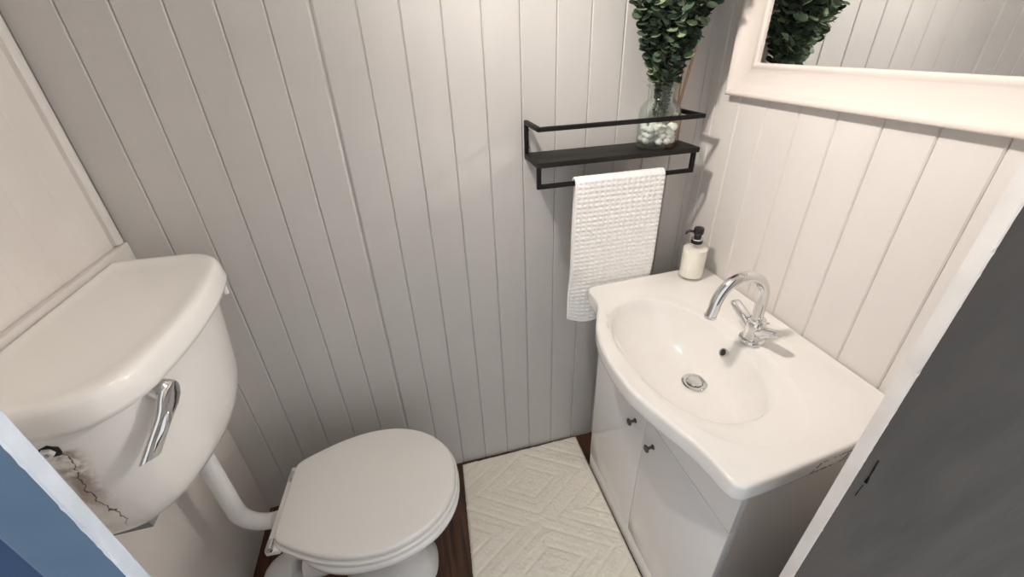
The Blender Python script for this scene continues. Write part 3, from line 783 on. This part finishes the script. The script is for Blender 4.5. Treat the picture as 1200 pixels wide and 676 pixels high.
# ------------------------------------------------------------------ mirror on the right wall
MY0, MY1, MZ0, MZ1 = -.104, -.83, 1.360, 2.02
mir = thing('wall_mirror', 'large mirror in a wide white scooped frame on the right wall', 'mirror', (XR,(MY0+MY1)/2,MZ0))
FW = .080
prof = [(0,.002),(0,.026),(.002,.029),(.005,.0300),(.009,.0285),(.012,.0255),(.022,.0185),(.036,.0135),(.052,.0120),(.062,.0130),(.066,.0155),(.070,.0170),(.074,.0165),(.0765,.0145),(.078,.010),(.078,.004)]
bm = bmesh.new()
rings = []
for (d, h) in prof:
    rings.append([(XR-h, y, z) for y, z in ((MY0-d,MZ0+d),(MY1+d,MZ0+d),(MY1+d,MZ1-d),(MY0-d,MZ1-d))])
R2 = loft(bm, rings, cap0=False, cap1=False)
loft(bm, [rings[0], rings[-1]], cap0=False, cap1=False)
bmesh.ops.remove_doubles(bm, verts=bm.verts[:], dist=1e-6)
build('frame', bm, M['frame'], mir, auto=40)
bm = bmesh.new(); box(bm, XR-.0085, XR-.004, MY1+.074, MY0-.074, MZ0+.074, MZ1-.074); g = build('glass', bm, M['mirror'], mir, smooth=False); g['label'] = 'mirror glass'

# ------------------------------------------------------------------ broken hole and crack stains on the near end of the cistern
CRX, CRZ, WS = .146, .790, 1.
from mathutils.bvhtree import BVHTree
_bt = BVHTree.FromPolygons([v.co+tank.location+cis.location for v in tank.data.vertices], [p.vertices[:] for p in tank.data.polygons])
HC = _bt.ray_cast(Vector((.152,-1,1.016)), Vector((0,1,0)))[0]; HN = Vector((.10,-.985,-.14)).normalized(); HX = Vector((1,.1,0)).normalized(); HX = (HX-HN*HX.dot(HN)).normalized(); HZ = HN.cross(HX)
bm = bmesh.new()
pl = [HC + HX*(r*math.cos(a)) + HZ*(r*math.sin(a)) for a, r in [(2*PI*k/14, (.0125,.014,.012,.015,.0125,.013,.011,.014,.012,.013,.015,.012,.014,.013)[k]) for k in range(14)]]
loft(bm, [[p+HN*d for p in pl] for d in (-.004,.0006)]); hole = build('overflow_hole', bm, M['dark_hole'], cis, smooth=False); hole['label'] = 'dark ragged hole'
bm = bmesh.new()
loft(bm, [circ(HC+HX*-.003+HN*d, r, 6, HN) for d, r in ((-.002,.0095),(.005,.0095),(.006,.008),(.006,.0045),(.001,.0045))], True, False); build('fitting', bm, M['plastic'], hole, auto=30)
m = mat('cracked_ceramic', (.87,.85,.82), .09, coat=.3); tank.data.materials[0] = m
nt, b, N, L = nodes(m)
tc = N('ShaderNodeTexCoord'); sep = N('ShaderNodeSeparateXYZ'); L(tc.outputs['Object'], sep.inputs[0])
nz = N('ShaderNodeTexNoise'); nz.inputs['Scale'].default_value = 55.; nz.inputs['Detail'].default_value = 6.; L(tc.outputs['Object'], nz.inputs['Vector'])
nz2 = N('ShaderNodeTexNoise'); nz2.inputs['Scale'].default_value = 14.; nz2.inputs['Detail'].default_value = 5.; L(tc.outputs['Object'], nz2.inputs['Vector'])
def mth(op, a, b_=None, c=None, clamp=False):
    n = N('ShaderNodeMath'); n.operation = op; n.use_clamp = clamp
    for i, v in enumerate((a,b_,c)):
        if v is None: continue
        if isinstance(v, (int,float)): n.inputs[i].default_value = v
        else: L(v, n.inputs[i])
    return n.outputs[0]
def mrange(v, a, b_, c=0., d=1.):
    n = N('ShaderNodeMapRange'); n.interpolation_type = 'SMOOTHSTEP'; n.inputs[1].default_value = a; n.inputs[2].default_value = b_; n.inputs[3].default_value = c; n.inputs[4].default_value = d
    L(v, n.inputs[0]); return n.outputs[0]
rl = cis.location
ax_, az_ = .158-rl.x, 1.010-rl.z; bx_, bz_ = CRX-rl.x, CRZ-rl.z
ln = math.hypot(bx_-ax_, bz_-az_); ux, uz = (bx_-ax_)/ln, (bz_-az_)/ln
px_ = mth('SUBTRACT', sep.outputs[0], ax_); pz_ = mth('SUBTRACT', sep.outputs[2], az_)
tt = mth('ADD', mth('MULTIPLY', px_, ux), mth('MULTIPLY', pz_, uz))
dd_ = mth('ADD', mth('MULTIPLY', px_, -uz), mth('MULTIPLY', pz_, ux))
dn = mth('ADD', dd_, mth('MULTIPLY', mth('SUBTRACT', nz.outputs['Fac'], .5), .030)); dn = mth('ADD', dn, mth('MULTIPLY', mth('SUBTRACT', nz2.outputs['Fac'], .5), .05))
near = mrange(sep.outputs[1], -.17, -.19)
inr = mth('MULTIPLY', mth('MULTIPLY', mrange(tt, -.004, .004), mrange(tt, ln+.0, ln-.03)), near)
hair = mth('MULTIPLY', mth('MULTIPLY', mrange(mth('ABSOLUTE', dn), .0022, .0005), mrange(nz.outputs['Fac'], .30, .42)), inr)
smear = mth('MULTIPLY', mth('MULTIPLY', mth('MULTIPLY', mrange(mth('ABSOLUTE', dn), .026, .004), mrange(nz.outputs['Fac'], .38, .56)), mrange(tt, .19, .05)), inr)
wash = mth('MULTIPLY', mth('MULTIPLY', mth('MULTIPLY', mrange(dn, WS*.002, WS*-.006), mrange(mth('ABSOLUTE', dn), .09, .02)), inr), mrange(nz2.outputs['Fac'], .3, .62))
def mixc(f, a, col):
    n = N('ShaderNodeMix'); n.data_type = 'RGBA'; L(f, n.inputs[0]); n.inputs[7].default_value = (*col,1)
    if isinstance(a, tuple): n.inputs[6].default_value = (*a,1)
    else: L(a, n.inputs[6])
    return n.outputs[2]
c = mixc(mth('MULTIPLY', wash, .75), (.87,.85,.82), (.52,.39,.31))
c = mixc(mth('MULTIPLY', smear, .78), c, (.20,.115,.07))
c = mixc(mth('MULTIPLY', hair, .9), c, (.07,.04,.03))
L(c, b.inputs['Base Color'])

# ------------------------------------------------------------------ world, camera, view
w = bpy.data.worlds.new('outside'); scene.world = w; w.use_nodes = True
bg = w.node_tree.nodes['Background']; bg.inputs[0].default_value = (.95,.97,1.,1); bg.inputs[1].default_value = 1.0
cam = bpy.data.cameras.new('camera'); co = bpy.data.objects.new('camera', cam); COL.objects.link(co)
yaw, pit, rol = math.radians(13.0759), math.radians(30.4734), math.radians(-2.3305)
f = Vector((math.sin(yaw)*math.cos(pit), math.cos(yaw)*math.cos(pit), -math.sin(pit)))
r = Vector((math.cos(yaw), -math.sin(yaw), 0)); u = r.cross(f)
r2 = r*math.cos(rol)+u*math.sin(rol); u2 = -r*math.sin(rol)+u*math.cos(rol)
co.matrix_world = Matrix(((r2.x,u2.x,-f.x,.71977),(r2.y,u2.y,-f.y,-1.185),(r2.z,u2.z,-f.z,1.51206),(0,0,0,1)))
cam.sensor_fit = 'HORIZONTAL'; cam.sensor_width = 36.; cam.lens = 498.71/1200*36.; cam.clip_start = .01
scene.camera = co
vs = scene.view_settings; vs.view_transform = 'Standard'; vs.look = 'None'; vs.gamma = 1.; vs.use_curve_mapping = False; vs.exposure = .03
cy = scene.cycles
cy.max_bounces = 12; cy.diffuse_bounces = 6; cy.glossy_bounces = 6; cy.transparent_max_bounces = 40; cy.transmission_bounces = 8
cy.caustics_reflective = True; cy.caustics_refractive = False; cy.blur_glossy = 0.; cy.use_guiding = True; cy.use_surface_guiding = True; cy.guiding_training_samples = 64; cy.surface_guiding_probability = .6; cy.sample_clamp_indirect = 0.; cy.sample_clamp_direct = 0.
cy.use_denoising = True
